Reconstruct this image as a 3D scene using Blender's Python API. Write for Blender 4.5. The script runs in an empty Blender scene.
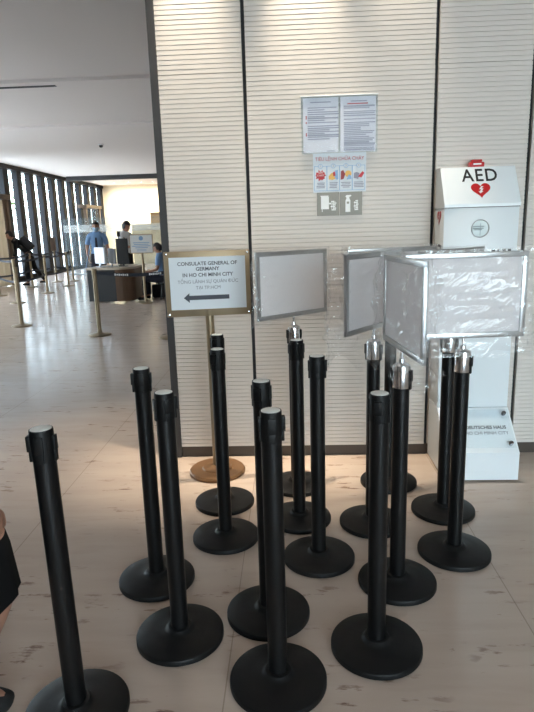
import bpy, bmesh, math, random
from mathutils import Vector, Matrix, noise
PI = math.pi
S = bpy.context.scene
COL = S.collection
random.seed(7)

# ------------------------------------------------------------------ materials
def lin(c):
    return tuple(((v / 12.92) if v <= .04045 else ((v + .055) / 1.055) ** 2.4) for v in c)

def rgb(r, g, b):
    return lin((r / 255, g / 255, b / 255))

MATS = {}
def mat(name, col, rough=.5, metal=0., spec=.5, vary=.06, scale=8., bump=0., stretch=(1, 1, 1), emit=None, estr=0.):
    """procedural principled material: base colour with a soft noise variation"""
    if name in MATS: return MATS[name]
    m = bpy.data.materials.new(name); m.use_nodes = True
    nt = m.node_tree; N = nt.nodes; L = nt.links
    p = N['Principled BSDF']
    p.inputs['Roughness'].default_value = rough
    p.inputs['Metallic'].default_value = metal
    p.inputs['Specular IOR Level'].default_value = spec
    tc = N.new('ShaderNodeTexCoord'); mp = N.new('ShaderNodeMapping')
    mp.inputs['Scale'].default_value = stretch
    nz = N.new('ShaderNodeTexNoise'); nz.inputs['Scale'].default_value = scale; nz.inputs['Detail'].default_value = 5
    L.new(tc.outputs['Object'], mp.inputs['Vector']); L.new(mp.outputs[0], nz.inputs['Vector'])
    mr = N.new('ShaderNodeMapRange'); mr.inputs['To Min'].default_value = 1 - vary; mr.inputs['To Max'].default_value = 1 + vary
    L.new(nz.outputs['Fac'], mr.inputs['Value'])
    mx = N.new('ShaderNodeVectorMath'); mx.operation = 'SCALE'
    mx.inputs[0].default_value = col[:3]; L.new(mr.outputs[0], mx.inputs['Scale'])
    L.new(mx.outputs[0], p.inputs['Base Color'])
    if bump:
        b = N.new('ShaderNodeBump'); b.inputs['Strength'].default_value = bump; b.inputs['Distance'].default_value = .01
        L.new(nz.outputs['Fac'], b.inputs['Height']); L.new(b.outputs[0], p.inputs['Normal'])
    if emit:
        p.inputs['Emission Color'].default_value = (*emit, 1); p.inputs['Emission Strength'].default_value = estr
    MATS[name] = m
    return m

def mat_clear(name, fac, col, rough, tint=(1, 1, 1), bump=0.):
    """thin clear sheet: mostly transparent with a glossy, slightly milky skin"""
    if name in MATS: return MATS[name]
    m = bpy.data.materials.new(name); m.use_nodes = True
    nt = m.node_tree; N = nt.nodes; L = nt.links
    p = N['Principled BSDF']; p.inputs['Base Color'].default_value = (*col, 1)
    p.inputs['Roughness'].default_value = rough; p.inputs['Specular IOR Level'].default_value = .8
    t = N.new('ShaderNodeBsdfTransparent'); t.inputs[0].default_value = (*tint, 1)
    mx = N.new('ShaderNodeMixShader')
    nz = N.new('ShaderNodeTexNoise'); nz.inputs['Scale'].default_value = 14; nz.inputs['Detail'].default_value = 4
    mr = N.new('ShaderNodeMapRange'); mr.inputs['To Min'].default_value = fac * .6; mr.inputs['To Max'].default_value = fac * 1.4
    L.new(nz.outputs['Fac'], mr.inputs['Value']); L.new(mr.outputs[0], mx.inputs[0])
    if bump:
        b = N.new('ShaderNodeBump'); b.inputs['Strength'].default_value = bump; b.inputs['Distance'].default_value = .02
        nz2 = N.new('ShaderNodeTexNoise'); nz2.inputs['Scale'].default_value = 24; nz2.inputs['Detail'].default_value = 3
        L.new(nz2.outputs['Fac'], b.inputs['Height']); L.new(b.outputs[0], p.inputs['Normal'])
    L.new(t.outputs[0], mx.inputs[1]); L.new(p.outputs[0], mx.inputs[2])
    L.new(mx.outputs[0], N['Material Output'].inputs['Surface'])
    MATS[name] = m
    return m

def mat_bag():
    """thin crinkled polythene: clear, with a glossy skin and a little milkiness"""
    m = bpy.data.materials.new('crinkled_clear_plastic'); m.use_nodes = True
    nt = m.node_tree; N = nt.nodes; L = nt.links; N.remove(N['Principled BSDF'])
    tc = N.new('ShaderNodeTexCoord'); nz = N.new('ShaderNodeTexNoise'); nz.inputs['Scale'].default_value = 11; nz.inputs['Detail'].default_value = 2
    nz.inputs['Distortion'].default_value = 1.2
    mp = N.new('ShaderNodeMapping'); mp.vector_type = 'TEXTURE'; mp.inputs['Rotation'].default_value = (0, math.radians(-38), 0); mp.inputs['Scale'].default_value = (1.7, 1, .5)
    L.new(tc.outputs['Object'], mp.inputs[0]); L.new(mp.outputs[0], nz.inputs['Vector'])
    b = N.new('ShaderNodeBump'); b.inputs['Strength'].default_value = .6; b.inputs['Distance'].default_value = .022
    L.new(nz.outputs['Fac'], b.inputs['Height'])
    g = N.new('ShaderNodeBsdfGlossy'); g.inputs['Roughness'].default_value = .06; L.new(b.outputs[0], g.inputs['Normal'])
    d = N.new('ShaderNodeBsdfDiffuse'); d.inputs[0].default_value = (.95, .95, .96, 1)
    t = N.new('ShaderNodeBsdfTransparent'); t.inputs[0].default_value = (.996, .996, .996, 1)
    m1 = N.new('ShaderNodeMixShader'); m1.inputs[0].default_value = .045; L.new(t.outputs[0], m1.inputs[1]); L.new(d.outputs[0], m1.inputs[2])
    m2 = N.new('ShaderNodeMixShader'); m2.inputs[0].default_value = .065; L.new(m1.outputs[0], m2.inputs[1]); L.new(g.outputs[0], m2.inputs[2])
    L.new(m2.outputs[0], N['Material Output'].inputs['Surface'])
    return m

def mat_floor():
    m = bpy.data.materials.new('travertine_floor'); m.use_nodes = True
    nt = m.node_tree; N = nt.nodes; L = nt.links
    p = N['Principled BSDF']; p.inputs['Roughness'].default_value = .2; p.inputs['Specular IOR Level'].default_value = .5
    tc = N.new('ShaderNodeTexCoord')
    def nz(scale, sx, sy, det=6, rough=.55):
        mp = N.new('ShaderNodeMapping'); mp.inputs['Scale'].default_value = (sx, sy, 1)
        n = N.new('ShaderNodeTexNoise'); n.inputs['Scale'].default_value = scale
        n.inputs['Detail'].default_value = det; n.inputs['Roughness'].default_value = rough
        L.new(tc.outputs['Object'], mp.inputs[0]); L.new(mp.outputs[0], n.inputs['Vector'])
        return n.outputs['Fac']
    def ramp(v, a, b, t0=0., t1=1.):
        r = N.new('ShaderNodeMapRange'); r.clamp = True
        for k, x in zip(('From Min', 'From Max', 'To Min', 'To Max'), (a, b, t0, t1)): r.inputs[k].default_value = x
        L.new(v, r.inputs['Value']); return r.outputs[0]
    def mix(f, a, b):
        x = N.new('ShaderNodeMix'); x.data_type = 'RGBA'
        if isinstance(f, float): x.inputs[0].default_value = f
        else: L.new(f, x.inputs[0])
        for i, c in ((6, a), (7, b)):
            if isinstance(c, tuple): x.inputs[i].default_value = (*c, 1)
            else: L.new(c, x.inputs[i])
        return x.outputs[2]
    def math_(op, a, b=None):
        x = N.new('ShaderNodeMath'); x.operation = op
        for i, c in enumerate((a, b)):
            if c is None: continue
            if isinstance(c, (int, float)): x.inputs[i].default_value = c
            else: L.new(c, x.inputs[i])
        return x.outputs[0]
    base = mix(ramp(nz(2.2, .5, 3.), .3, .7), rgb(188, 170, 156), rgb(198, 181, 167))
    base = mix(ramp(nz(6., .4, 2.4), .52, .75, 0., .4), base, rgb(176, 155, 140))
    # pitted brown marks, drawn out along the vein direction
    cl = ramp(nz(1.3, 1., 1.4, 3), .44, .58)
    pits = math_('MULTIPLY', ramp(nz(9., .6, 2.2, 7, .62), .592, .645), cl)
    base = mix(math_('MULTIPLY', pits, .75), base, rgb(92, 52, 34))
    fine = ramp(nz(26., .6, 1.8, 4), .70, .76, 0., .55)
    base = mix(fine, base, rgb(120, 84, 62))
    # tile joints
    sx = N.new('ShaderNodeSeparateXYZ'); L.new(tc.outputs['Object'], sx.inputs[0])
    def joint(o, off, pitch, w):
        a = math_('ADD', o, off); a = math_('DIVIDE', a, pitch); a = math_('FRACT', a)
        a = math_('SUBTRACT', a, .5); a = math_('ABSOLUTE', a); a = math_('SUBTRACT', .5, a)
        return math_('LESS_THAN', a, w / pitch)
    jx = joint(sx.outputs[0], .245 + 11.2, 1.12, .0022)
    jj = jx
    base = mix(math_('MULTIPLY', jj, .42), base, rgb(96, 78, 64))
    L.new(base, p.inputs['Base Color'])
    L.new(ramp(nz(5., .6, 2.), .3, .7, .15, .27), p.inputs['Roughness'])
    return m

M_floor = mat_floor()
M_wallp = mat('ribbed_panel_paint', rgb(216, 209, 202), .5, vary=.02, scale=3)
M_core = mat('dark_recess', rgb(34, 34, 37), .6)
M_trim = mat('dark_metal_trim', rgb(58, 58, 60), .45)
M_base = mat('brown_baseboard', rgb(70, 60, 52), .5)
M_ceil = mat('ceiling_plaster', rgb(222, 216, 212), .8, vary=.015, scale=.6)
M_slate = mat('slate_fin', rgb(15, 17, 22), .6, spec=.25)
M_cream = mat('cream_wall_paint', rgb(240, 226, 196), .7, vary=.02)
M_plain = mat('plain_wall_paint', rgb(205, 200, 194), .7)
M_black = mat('black_plastic', rgb(13, 13, 14), .5, spec=.25, vary=.12, scale=30, bump=.08)
M_blackpost = mat('black_powder_coat', rgb(11, 11, 12), .4, spec=.3, vary=.08, scale=60)
M_cap = mat('pale_grey_cap', rgb(240, 240, 236), .5)
M_chrome = mat('polished_chrome', rgb(225, 226, 228), .12, 1., vary=.02)
M_alu = mat('brushed_aluminium', rgb(186, 188, 190), .28, 1., vary=.08, scale=40, stretch=(1, 1, 12))
M_sheet = mat('grey_white_insert', rgb(244, 243, 246), .4, vary=.015, scale=3)
M_brass = mat('antique_brass', rgb(150, 133, 108), .38, .6, vary=.08, scale=14)
M_brassd = mat('brass_disc', rgb(126, 94, 64), .4, .4, vary=.08, scale=14)
def mat_insert():
    m = bpy.data.materials.new('frosted_insert'); m.use_nodes = True
    N = m.node_tree.nodes; L = m.node_tree.links; N.remove(N['Principled BSDF'])
    nz = N.new('ShaderNodeTexNoise'); nz.inputs['Scale'].default_value = 4
    cr = N.new('ShaderNodeMix'); cr.data_type = 'RGBA'; cr.inputs[6].default_value = (.93, .92, .94, 1); cr.inputs[7].default_value = (.96, .95, .96, 1)
    L.new(nz.outputs['Fac'], cr.inputs[0])
    d = N.new('ShaderNodeBsdfDiffuse'); t = N.new('ShaderNodeBsdfTranslucent'); x = N.new('ShaderNodeMixShader'); x.inputs[0].default_value = .4
    L.new(cr.outputs[2], d.inputs[0]); L.new(cr.outputs[2], t.inputs[0]); L.new(d.outputs[0], x.inputs[1]); L.new(t.outputs[0], x.inputs[2])
    L.new(x.outputs[0], N['Material Output'].inputs['Surface']); return m
M_sheet = mat_insert()
M_paper = mat('white_paper', rgb(226, 232, 238), .6, vary=.01)
M_ink = mat('dark_grey_ink', rgb(64, 68, 78), .6)
M_ink2 = mat('faded_grey_ink', rgb(126, 130, 142), .6)
M_print = mat('pale_violet_print', rgb(150, 150, 168), .6)
M_red = mat('red_print', rgb(188, 30, 44), .5)
M_blue = mat('pale_blue_print', rgb(140, 178, 216), .5)
M_yel = mat('yellow_print', rgb(226, 178, 92), .5)
M_dred = mat('dark_red_print', rgb(140, 40, 44), .5)
M_black_i = mat('black_lettering', rgb(22, 24, 28), .5)
M_plate = mat('speckled_grey_plate', rgb(132, 129, 121), .45, .1, vary=.25, scale=300)
M_whitei = mat('white_print', rgb(238, 240, 240), .5)
M_aed = mat('white_cabinet_lacquer', rgb(236, 243, 247), .3, vary=.01)
M_aeds = mat('white_cabinet_side', rgb(226, 226, 224), .32, vary=.01)
M_redp = mat('red_plastic', rgb(190, 30, 34), .3)
M_acry = mat_clear('clear_acrylic', .05, (.9, .95, .97), .08, (.97, .99, 1))
M_bag = mat_bag()
M_glass = mat_clear('window_glass', .06, (.8, .9, .95), .03, (.93, .97, .98))
M_frost = mat_clear('frosted_band', .28, (.85, .88, .86), .4)
M_navybelt = mat('dark_belt_webbing', rgb(38, 40, 52), .7)
M_shirt = mat('light_blue_shirt', rgb(112, 144, 182), .8)
M_white = mat('white_shirt', rgb(228, 230, 234), .8)
M_navy = mat('navy_trousers', rgb(30, 32, 46), .8)
M_blackc = mat('black_cloth', rgb(18, 17, 18), .85)
M_dress = mat('black_dress_cloth', rgb(15, 14, 15), .9, vary=.15, scale=40)
M_skin = mat('skin', rgb(160, 118, 98), .55, vary=.05)
M_hair = mat('black_hair', rgb(24, 20, 20), .45, stretch=(1, 1, 6))
M_mask = mat('blue_face_mask', rgb(190, 214, 232), .8)
M_eye = mat('dark_eyes', rgb(28, 22, 20), .2)
M_lip = mat('lips', rgb(166, 98, 92), .5)
M_wood = mat('desk_wood', rgb(100, 76, 58), .45, vary=.2, scale=6, stretch=(6, 6, .6))
M_desk = mat('charcoal_desk_front', rgb(20, 20, 22), .5)
M_top = mat('beige_desk_top', rgb(180, 166, 148), .4)
M_screen = mat('black_screen', rgb(16, 17, 20), .25)
M_mon = mat('white_monitor_shell', rgb(226, 230, 236), .4)
M_brown = mat('brown_door_timber', rgb(84, 66, 50), .5, vary=.15, scale=5, stretch=(6, 6, .6))
M_curt = mat('beige_curtain', rgb(186, 172, 152), .8, vary=.1, scale=6, stretch=(8, 8, .3))
M_leaf = mat('tree_leaves', rgb(86, 118, 60), .6, vary=.4, scale=3)
M_bark = mat('tree_bark', rgb(92, 76, 60), .9, vary=.3)
M_pave = mat('outside_paving', rgb(190, 188, 184), .8)
M_lamp = mat('lamp_lens', (1, .9, .75), .5, emit=(1., .86, .66), estr=14.)

# ------------------------------------------------------------------ mesh helpers
def bm_():
    return bmesh.new()

def finish(name, bm, mats, parent=None, smooth=None, loc=None, rot=None):
    me = bpy.data.meshes.new(name)
    bmesh.ops.recalc_face_normals(bm, faces=bm.faces)
    bm.to_mesh(me); bm.free()
    if not isinstance(mats, (list, tuple)): mats = [mats]
    for m in mats: me.materials.append(m)
    if smooth is not None:
        me.polygons.foreach_set('use_smooth', [True] * len(me.polygons))
        try: me.set_sharp_from_angle(angle=math.radians(smooth))
        except Exception: pass
    o = bpy.data.objects.new(name, me); COL.objects.link(o)
    if parent: o.parent = parent
    if loc: o.location = loc
    if rot: o.rotation_euler = rot
    return o

def box(bm, c, s, M=None, mi=0, bev=0.):
    r = bmesh.ops.create_cube(bm, size=1.)
    vs = r['verts']
    bmesh.ops.scale(bm, vec=s, verts=vs)
    bmesh.ops.translate(bm, vec=c, verts=vs)
    fs = list({f for v in vs for f in v.link_faces})
    if bev:
        es = list({e for v in vs for e in v.link_edges})
        q = bmesh.ops.bevel(bm, geom=es, offset=bev, segments=2, affect='EDGES', profile=.5)
        vs = list({v for f in q['faces'] for v in f.verts} | {v for v in vs if v.is_valid})
        fs = list({f for v in vs for f in v.link_faces})
    if M is not None: bmesh.ops.transform(bm, matrix=M, verts=vs)
    for f in fs: f.material_index = mi
    return vs

def lathe(bm, prof, seg=40, M=None, mi=0):
    rings = []
    for r, z in prof:
        if r < 1e-6: rings.append([bm.verts.new((0, 0, z))])
        else: rings.append([bm.verts.new((r * math.cos(2 * PI * i / seg), r * math.sin(2 * PI * i / seg), z)) for i in range(seg)])
    allv = [v for r in rings for v in r]
    for a, b in zip(rings, rings[1:]):
        for i in range(seg):
            j = (i + 1) % seg
            if len(a) == 1 and len(b) == 1: continue
            if len(a) == 1: f = bm.faces.new((a[0], b[j], b[i]))
            elif len(b) == 1: f = bm.faces.new((a[i], a[j], b[0]))
            else: f = bm.faces.new((a[i], a[j], b[j], b[i]))
            f.material_index = mi
    if M is not None: bmesh.ops.transform(bm, matrix=M, verts=allv)
    return allv

def tube(bm, pts, r, seg=10, mi=0):
    pts = [Vector(p) for p in pts]; rings = []
    for i, p in enumerate(pts):
        d = (pts[min(i + 1, len(pts) - 1)] - pts[max(i - 1, 0)]).normalized()
        u = d.cross(Vector((0, 0, 1)))
        if u.length < 1e-3: u = d.cross(Vector((1, 0, 0)))
        u.normalize(); w = d.cross(u)
        rr = r[i] if isinstance(r, (list, tuple)) else r
        rings.append([bm.verts.new(p + rr * (math.cos(2 * PI * k / seg) * u + math.sin(2 * PI * k / seg) * w)) for k in range(seg)])
    for a, b in zip(rings, rings[1:]):
        for i in range(seg):
            f = bm.faces.new((a[i], a[(i + 1) % seg], b[(i + 1) % seg], b[i])); f.material_index = mi
    for rg in (rings[0], rings[-1]):
        f = bm.faces.new(rg); f.material_index = mi

def prism(bm, poly, h, M=None, mi=0):
    """poly: list of (x,y) -> extruded 0..h along z"""
    a = [bm.verts.new((x, y, 0)) for x, y in poly]; b = [bm.verts.new((x, y, h)) for x, y in poly]
    n = len(poly); fs = [bm.faces.new(a[::-1]), bm.faces.new(b)]
    for i in range(n): fs.append(bm.faces.new((a[i], a[(i + 1) % n], b[(i + 1) % n], b[i])))
    for f in fs: f.material_index = mi
    if M is not None: bmesh.ops.transform(bm, matrix=M, verts=a + b)

def loft(bm, rings, mi=0, cap=True):
    R = [[bm.verts.new(p) for p in r] for r in rings]; n = len(R[0])
    for a, b in zip(R, R[1:]):
        for i in range(n):
            f = bm.faces.new((a[i], a[(i + 1) % n], b[(i + 1) % n], b[i])); f.material_index = mi
    if cap:
        for r in (R[0], R[-1]):
            f = bm.faces.new(r); f.material_index = mi

def add_mesh(bm, me, mi=0, M=None):
    n0 = len(bm.verts); f0 = len(bm.faces)
    bm.from_mesh(me); bm.verts.ensure_lookup_table(); bm.faces.ensure_lookup_table()
    if M is not None: bmesh.ops.transform(bm, matrix=M, verts=bm.verts[n0:])
    for f in bm.faces[f0:]: f.material_index = mi

def text_into(bm, s, size, M, mi=0, align='CENTER', depth=.0006, bold=0., sx=1., space=1.):
    cu = bpy.data.curves.new('tmp', 'FONT'); cu.body = s; cu.size = size; cu.align_x = align; cu.align_y = 'CENTER'
    cu.space_character = space; cu.extrude = depth; cu.offset = bold; cu.resolution_u = 3
    o = bpy.data.objects.new('tmp', cu); COL.objects.link(o)
    dg = bpy.context.evaluated_depsgraph_get()
    me = bpy.data.meshes.new_from_object(o.evaluated_get(dg))
    add_mesh(bm, me, mi, M @ Matrix.Diagonal((sx, 1, 1, 1)))
    bpy.data.objects.remove(o); bpy.data.curves.remove(cu); bpy.data.meshes.remove(me)

def thing(name, label, cat, loc=(0, 0, 0), rz=0., group=None):
    o = bpy.data.objects.new(name, None); COL.objects.link(o); o.empty_display_size = .1
    o.location = loc; o.rotation_euler = (0, 0, rz); return tag(o, label, cat, group)

def tag(o, label, cat, group=None):
    o['label'] = label; o['category'] = cat
    if group: o['group'] = group
    return o

def struct(o):
    o['kind'] = 'structure'; return o

def copy_tree(o, parent=None):
    c = o.copy(); COL.objects.link(c)
    if parent: c.parent = parent
    for ch in list(o.children): copy_tree(ch, c)
    return c

# facing -Y (towards the camera): local x -> +X, local y -> +Z, local z -> -Y
FACE = Matrix(((1, 0, 0, 0), (0, 0, -1, 0), (0, 1, 0, 0), (0, 0, 0, 1)))
def at(x, y, z, M=FACE): return Matrix.Translation((x, y, z)) @ M

# ------------------------------------------------------------------ camera
def Rcam(pitch, roll, yaw):
    h = Vector((-math.sin(yaw), math.cos(yaw), 0)); rt = Vector((math.cos(yaw), math.sin(yaw), 0)); up = Vector((0, 0, 1))
    fw = h * math.cos(pitch) - up * math.sin(pitch); dn = -up * math.cos(pitch) - h * math.sin(pitch)
    r2 = rt * math.cos(roll) + dn * math.sin(roll); d2 = dn * math.cos(roll) - rt * math.sin(roll)
    return r2, d2, fw
r2, d2, fw = Rcam(math.radians(12.4515), math.radians(1.71575), math.radians(2.5554))
cd = bpy.data.cameras.new('camera'); cam = bpy.data.objects.new('camera', cd); COL.objects.link(cam)
m3 = Matrix((r2, -d2, -fw)).transposed()
cam.matrix_world = Matrix.Translation((0, 0, 1.5)) @ m3.to_4x4()
cd.sensor_fit = 'VERTICAL'; cd.sensor_height = 36.; cd.sensor_width = 27.; cd.lens = 578.77 / 712 * 36
cd.clip_start = .05; cd.clip_end = 300
S.camera = cam

# ------------------------------------------------------------------ the setting
XL, XR, Y0, Y1, ZC = -9.25, 6.5, -8., 29.6, 3.8
WY = 3.66
b = bm_(); box(b, ((XL + XR) / 2, (Y0 + Y1) / 2, -.05), (XR - XL + .6, Y1 - Y0 + .6, .1)); struct(finish('floor', b, M_floor))

# ceiling, with two shallow light channels running across
prof = [(Y0 - .3, ZC), (8.82, ZC), (8.82, ZC + .05), (9.50, ZC + .05), (9.50, ZC), (12.6, ZC), (12.6, ZC + .04), (13.25, ZC + .04),
        (13.25, ZC), (Y1 + .3, ZC), (Y1 + .3, ZC + .25), (Y0 - .3, ZC + .25)]
b = bm_(); a_ = [b.verts.new((XL - .3, y, z)) for y, z in prof]; c_ = [b.verts.new((XR + .3, y, z)) for y, z in prof]
for i in range(len(prof)):
    j = (i + 1) % len(prof); b.faces.new((a_[i], a_[j], c_[j], c_[i]))
b.faces.new(a_); b.faces.new(c_)
struct(finish('ceiling', b, M_ceil))

# ribbed panel wall
WX0, WX1 = -.802, 4.6
b = bm_(); box(b, ((WX0 + WX1) / 2, WY + .03 + 2.2, ZC / 2 - .001), (WX1 - WX0, 4.4, ZC - .002))
wall = struct(finish('wall_back', b, M_core))
PITCH = .0267
def ribbed(x0, x1, z0=.075, z1=ZC - .005, ledge=0.):
    WY = globals()['WY'] - ledge
    pr = []; z = z0; n = 0
    while z < z1 - .004:
        zt = min(z + PITCH, z1)
        if z < 2.385 <= zt:            # horizontal panel joint
            pr += [(WY, z), (WY, zt - .006), (WY + .012, zt - .006), (WY + .012, zt)]; WY += ledge
        else:
            pr += [(WY, z), (WY, zt - .0060), (WY + .006, zt - .0046), (WY + .006, zt - .0012)]
        z = zt
    pr += [(WY, z1)]
    bm = bm_()
    A = [bm.verts.new((x0, y, z)) for y, z in pr]; B = [bm.verts.new((x1, y, z)) for y, z in pr]
    for i in range(len(pr) - 1): bm.faces.new((A[i], B[i], B[i + 1], A[i + 1]))
    for x, V in ((x0, A), (x1, B)):
        bb = [bm.verts.new((x, WY + .0295, z0)), bm.verts.new((x, WY + .0295, z1))]
        bm.faces.new([*V, bb[1], bb[0]])
    return bm
for x0, x1 in ((-.757, -.259), (-.237, .858), (.880, 1.413), (1.435, 2.53), (2.552, 3.64)):
    finish('ribbed_panel', ribbed(x0, x1, ledge=.004 if x0 == -.237 else 0.), M_wallp, wall)
b = bm_(); box(b, (-.7805, WY + .01, ZC / 2), (.043, .038, ZC - .004)); box(b, (-.8045, WY + 2.2, ZC / 2), (.004, 4.34, ZC - .004))
struct(finish('trim_1', b, M_trim))
b = bm_(); box(b, ((WX0 + WX1) / 2 + .02, WY + .019, .036), (WX1 - WX0 - .05, .018, .072)); struct(finish('baseboard_back', b, M_base))

# far end of the lobby: cream wall, down-stand beam
b = bm_(); box(b, ((XL + XR) / 2, Y1 + .1, ZC / 2), (XR - XL + .4, .2, ZC)); struct(finish('wall_far', b, M_cream))
b = bm_(); box(b, ((XL + XR) / 2, 24.45, ZC - .09), (XR - XL - .3, .18, .18)); struct(finish('trim_2', b, M_trim))

# left facade: slate fins, header, sill, glass between
wl = struct(bpy.data.objects.new('wall_left', None)); COL.objects.link(wl)
b = bm_(); box(b, (XL - .12, (Y0 + Y1) / 2, ZC - .07), (.28, Y1 - Y0, .14)); finish('header', b, M_slate, wl)
b = bm_(); box(b, (XL - .12, (Y0 + Y1) / 2, .07), (.28, Y1 - Y0, .14)); finish('sill', b, M_slate, wl)
FP = .99
ys = []
y = 18.45 - 18 * FP
fin0 = None
while y < Y1:
    if y > 6.2: ys.append(y)
    y += FP
for y in ys:
    if fin0 is None:
        b = bm_(); box(b, (0, 0, ZC / 2), (.20, .36, ZC - .28), bev=.008); fin0 = finish('fin', b, M_slate, wl, loc=(XL - .10, y, 0))
    else:
        f = fin0.copy(); COL.objects.link(f); f.location = (XL - .10, y, 0)
for i, (ya, yb) in enumerate(zip(ys, ys[1:])):
    b = bm_(); box(b, (XL - .17, (ya + yb) / 2, ZC / 2), (.012, yb - ya - .362, ZC - .282)); struct(finish('window_%d' % (i + 1), b, M_glass))
b = bm_(); box(b, (XL - .1, (Y0 + 6.5) / 2, ZC / 2), (.2, 6.5 - Y0, ZC - .29)); finish('plain_wall', b, M_plain, wl)
b = bm_(); box(b, (XR + .1, (Y0 + Y1) / 2, ZC / 2), (.2, Y1 - Y0, ZC)); struct(finish('wall_right', b, M_plain))
# wall behind the viewer with a big window to the right
WX = (.2, 6.2)
b = bm_()
box(b, ((XL + WX[0]) / 2, Y0 - .1, ZC / 2), (WX[0] - XL, .2, ZC)); box(b, ((WX[1] + XR) / 2, Y0 - .1, ZC / 2), (XR - WX[1], .2, ZC))
box(b, (sum(WX) / 2, Y0 - .1, 3.6), (WX[1] - WX[0], .2, .4)); box(b, (sum(WX) / 2, Y0 - .1, .1), (WX[1] - WX[0], .2, .2))
struct(finish('wall_front', b, M_plain))
b = bm_()
for i in range(4):
    w = (WX[1] - WX[0]) / 4; box(b, (WX[0] + w * (i + .5), Y0 - .1, 1.8), (w - .06, .012, 3.19))
for i in range(5): box(b, (WX[0] + (WX[1] - WX[0]) * i / 4, Y0 - .1, 1.8), (.06, .08, 3.2), mi=1)
struct(finish('window_40', b, [M_glass, M_trim]))

# door portals on the facade
def portal(name, x, y0, y1, z, infill, d=.55):
    b = bm_()
    box(b, (x - .07, y0, z / 2), (.14, .14, z)); box(b, (x - .07, y1, z / 2), (.14, .14, z))
    box(b, (x - d / 2, (y0 + y1) / 2, z + .06), (d + .1, y1 - y0 + .3, .14))
    o = struct(finish(name, b, M_brown))
    b = bm_()
    n = 22
    A, B = [], []
    for i in range(n + 1):
        yy = y0 + .09 + (y1 - y0 - .18) * i / n; xx = x - .09 + .03 * math.sin(i * 1.9)
        A.append(b.verts.new((xx, yy, .02))); B.append(b.verts.new((xx, yy, z - .03)))
    for i in range(n): b.faces.new((A[i], A[i + 1], B[i + 1], B[i]))
    r = bmesh.ops.solidify(b, geom=b.faces[:], thickness=.012)
    finish('leaf', b, infill, o)
    return o
portal('door_1', XL + .75, 15.2, 17.75, 2.58, M_curt, .72)
portal('door_2', XL + .3, 26.1, 27.9, 2.62, M_glass, .3)

# outside: paving and trees seen through the slits
b = bm_(); box(b, (-25, 14, -.09), (30.3, 70, .1)); struct(finish('ground', b, M_pave))
def tree(x, y, h, r, label, seed):
    t = thing('tree', label, 'tree', (x, y, -.04), 0, 'trees outside the slit windows')
    b = bm_(); tube(b, [(0, 0, 0), (.05, .03, h * .3), (0, .1, h * .62), (.1, .05, h * .8)], [.17, .13, .1, .04]); finish('trunk', b, M_bark, t, 40)
    rnd = random.Random(seed); b = bm_()
    for k in range(420):
        u = Vector((rnd.gauss(0, 1), rnd.gauss(0, 1), rnd.gauss(0, 1))).normalized() * (r * rnd.uniform(.45, 1))
        c = Vector((u.x, u.y, h * .68 + u.z * 1.0)); s = rnd.uniform(.16, .34)
        R = Matrix.Rotation(rnd.uniform(0, 6), 4, Vector((rnd.random(), rnd.random(), rnd.random() + .01)).normalized())
        q = [c + R @ Vector(p) * s for p in ((-1, 0, 0), (0, -.45, .12), (1, 0, 0), (0, .45, .12))]
        b.faces.new([b.verts.new(v) for v in q])
    finish('crown', b, M_leaf, t)
for i, (x, y, h, r, lb) in enumerate(((-18, 19, 4.6, 1.7, 'leafy tree outside behind the window slits nearest the left edge'),
                                      (-19, 25, 4.2, 1.8, 'leafy tree outside behind the middle window slits left of the guard'),
                                      (-17.5, 33, 4.8, 2.0, 'leafy tree outside behind the timber-topped doorway past the guard'))):
    tree(x, y, h, r, lb, 40 + i)

# ceiling fittings
def downlight(x, y, label, group):
    t = thing('ceiling_light', label, 'ceiling light', (x, y, ZC), 0, group)
    b = bm_(); lathe(b, [(.062, -.001), (.095, -.001), (.1, -.007), (.092, -.012), (.066, -.012), (.062, -.001)], 28); finish('rim', b, M_whitei, t, 40)
    b = bm_(); lathe(b, [(0, -.004), (.061, -.004), (.061, -.001), (0, -.001)], 28); finish('lens', b, M_lamp, t, 40)
    return t
def spot(name, loc, tgt, e, ang, col, blend=.6, size=.06):
    l = bpy.data.lights.new(name, 'SPOT'); l.energy = e; l.spot_size = math.radians(ang); l.spot_blend = blend; l.color = col; l.shadow_soft_size = size
    o = bpy.data.objects.new(name, l); COL.objects.link(o); o.location = loc
    o.rotation_euler = (Vector(tgt) - Vector(loc)).to_track_quat('-Z', 'Y').to_euler(); return o
WARM = (1., .86, .67)
for i, px_ in enumerate((-8.25, -7.55, -6.95, -6.4)):
    lb = ('leftmost', 'second from left', 'third from left', 'rightmost')[i]
    downlight(px_, 28.2, lb + ' of the four warm downlights above the far cream wall', 'downlights over the cream wall')
    spot('far_spot', (px_, 28.2, ZC - .05), (px_, 29.6, 1.4), 260, 120, WARM, .8)
for i, (sx, e, lb) in enumerate(((-.56, 440, 'downlight above the narrow left ribbed panel'), (.11, 440, 'downlight above the left half of the wide ribbed panel'),
                                 (.66, 170, 'downlight above the right half of the wide ribbed panel'), (-1.25, 170, 'downlight in front of the ribbed wall corner'))):
    yy = 3.52 if i < 3 else 3.9
    downlight(sx, yy, lb, 'downlights along the ribbed wall')
    if i < 3: spot('wall_spot', (sx, yy, ZC - .03), (sx, WY, .8), e, 34, WARM, 1., .02)
    else: spot('wall_spot', (sx, yy, ZC - .03), (sx, yy, 0), e, 42, WARM, 1., .03)

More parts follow.
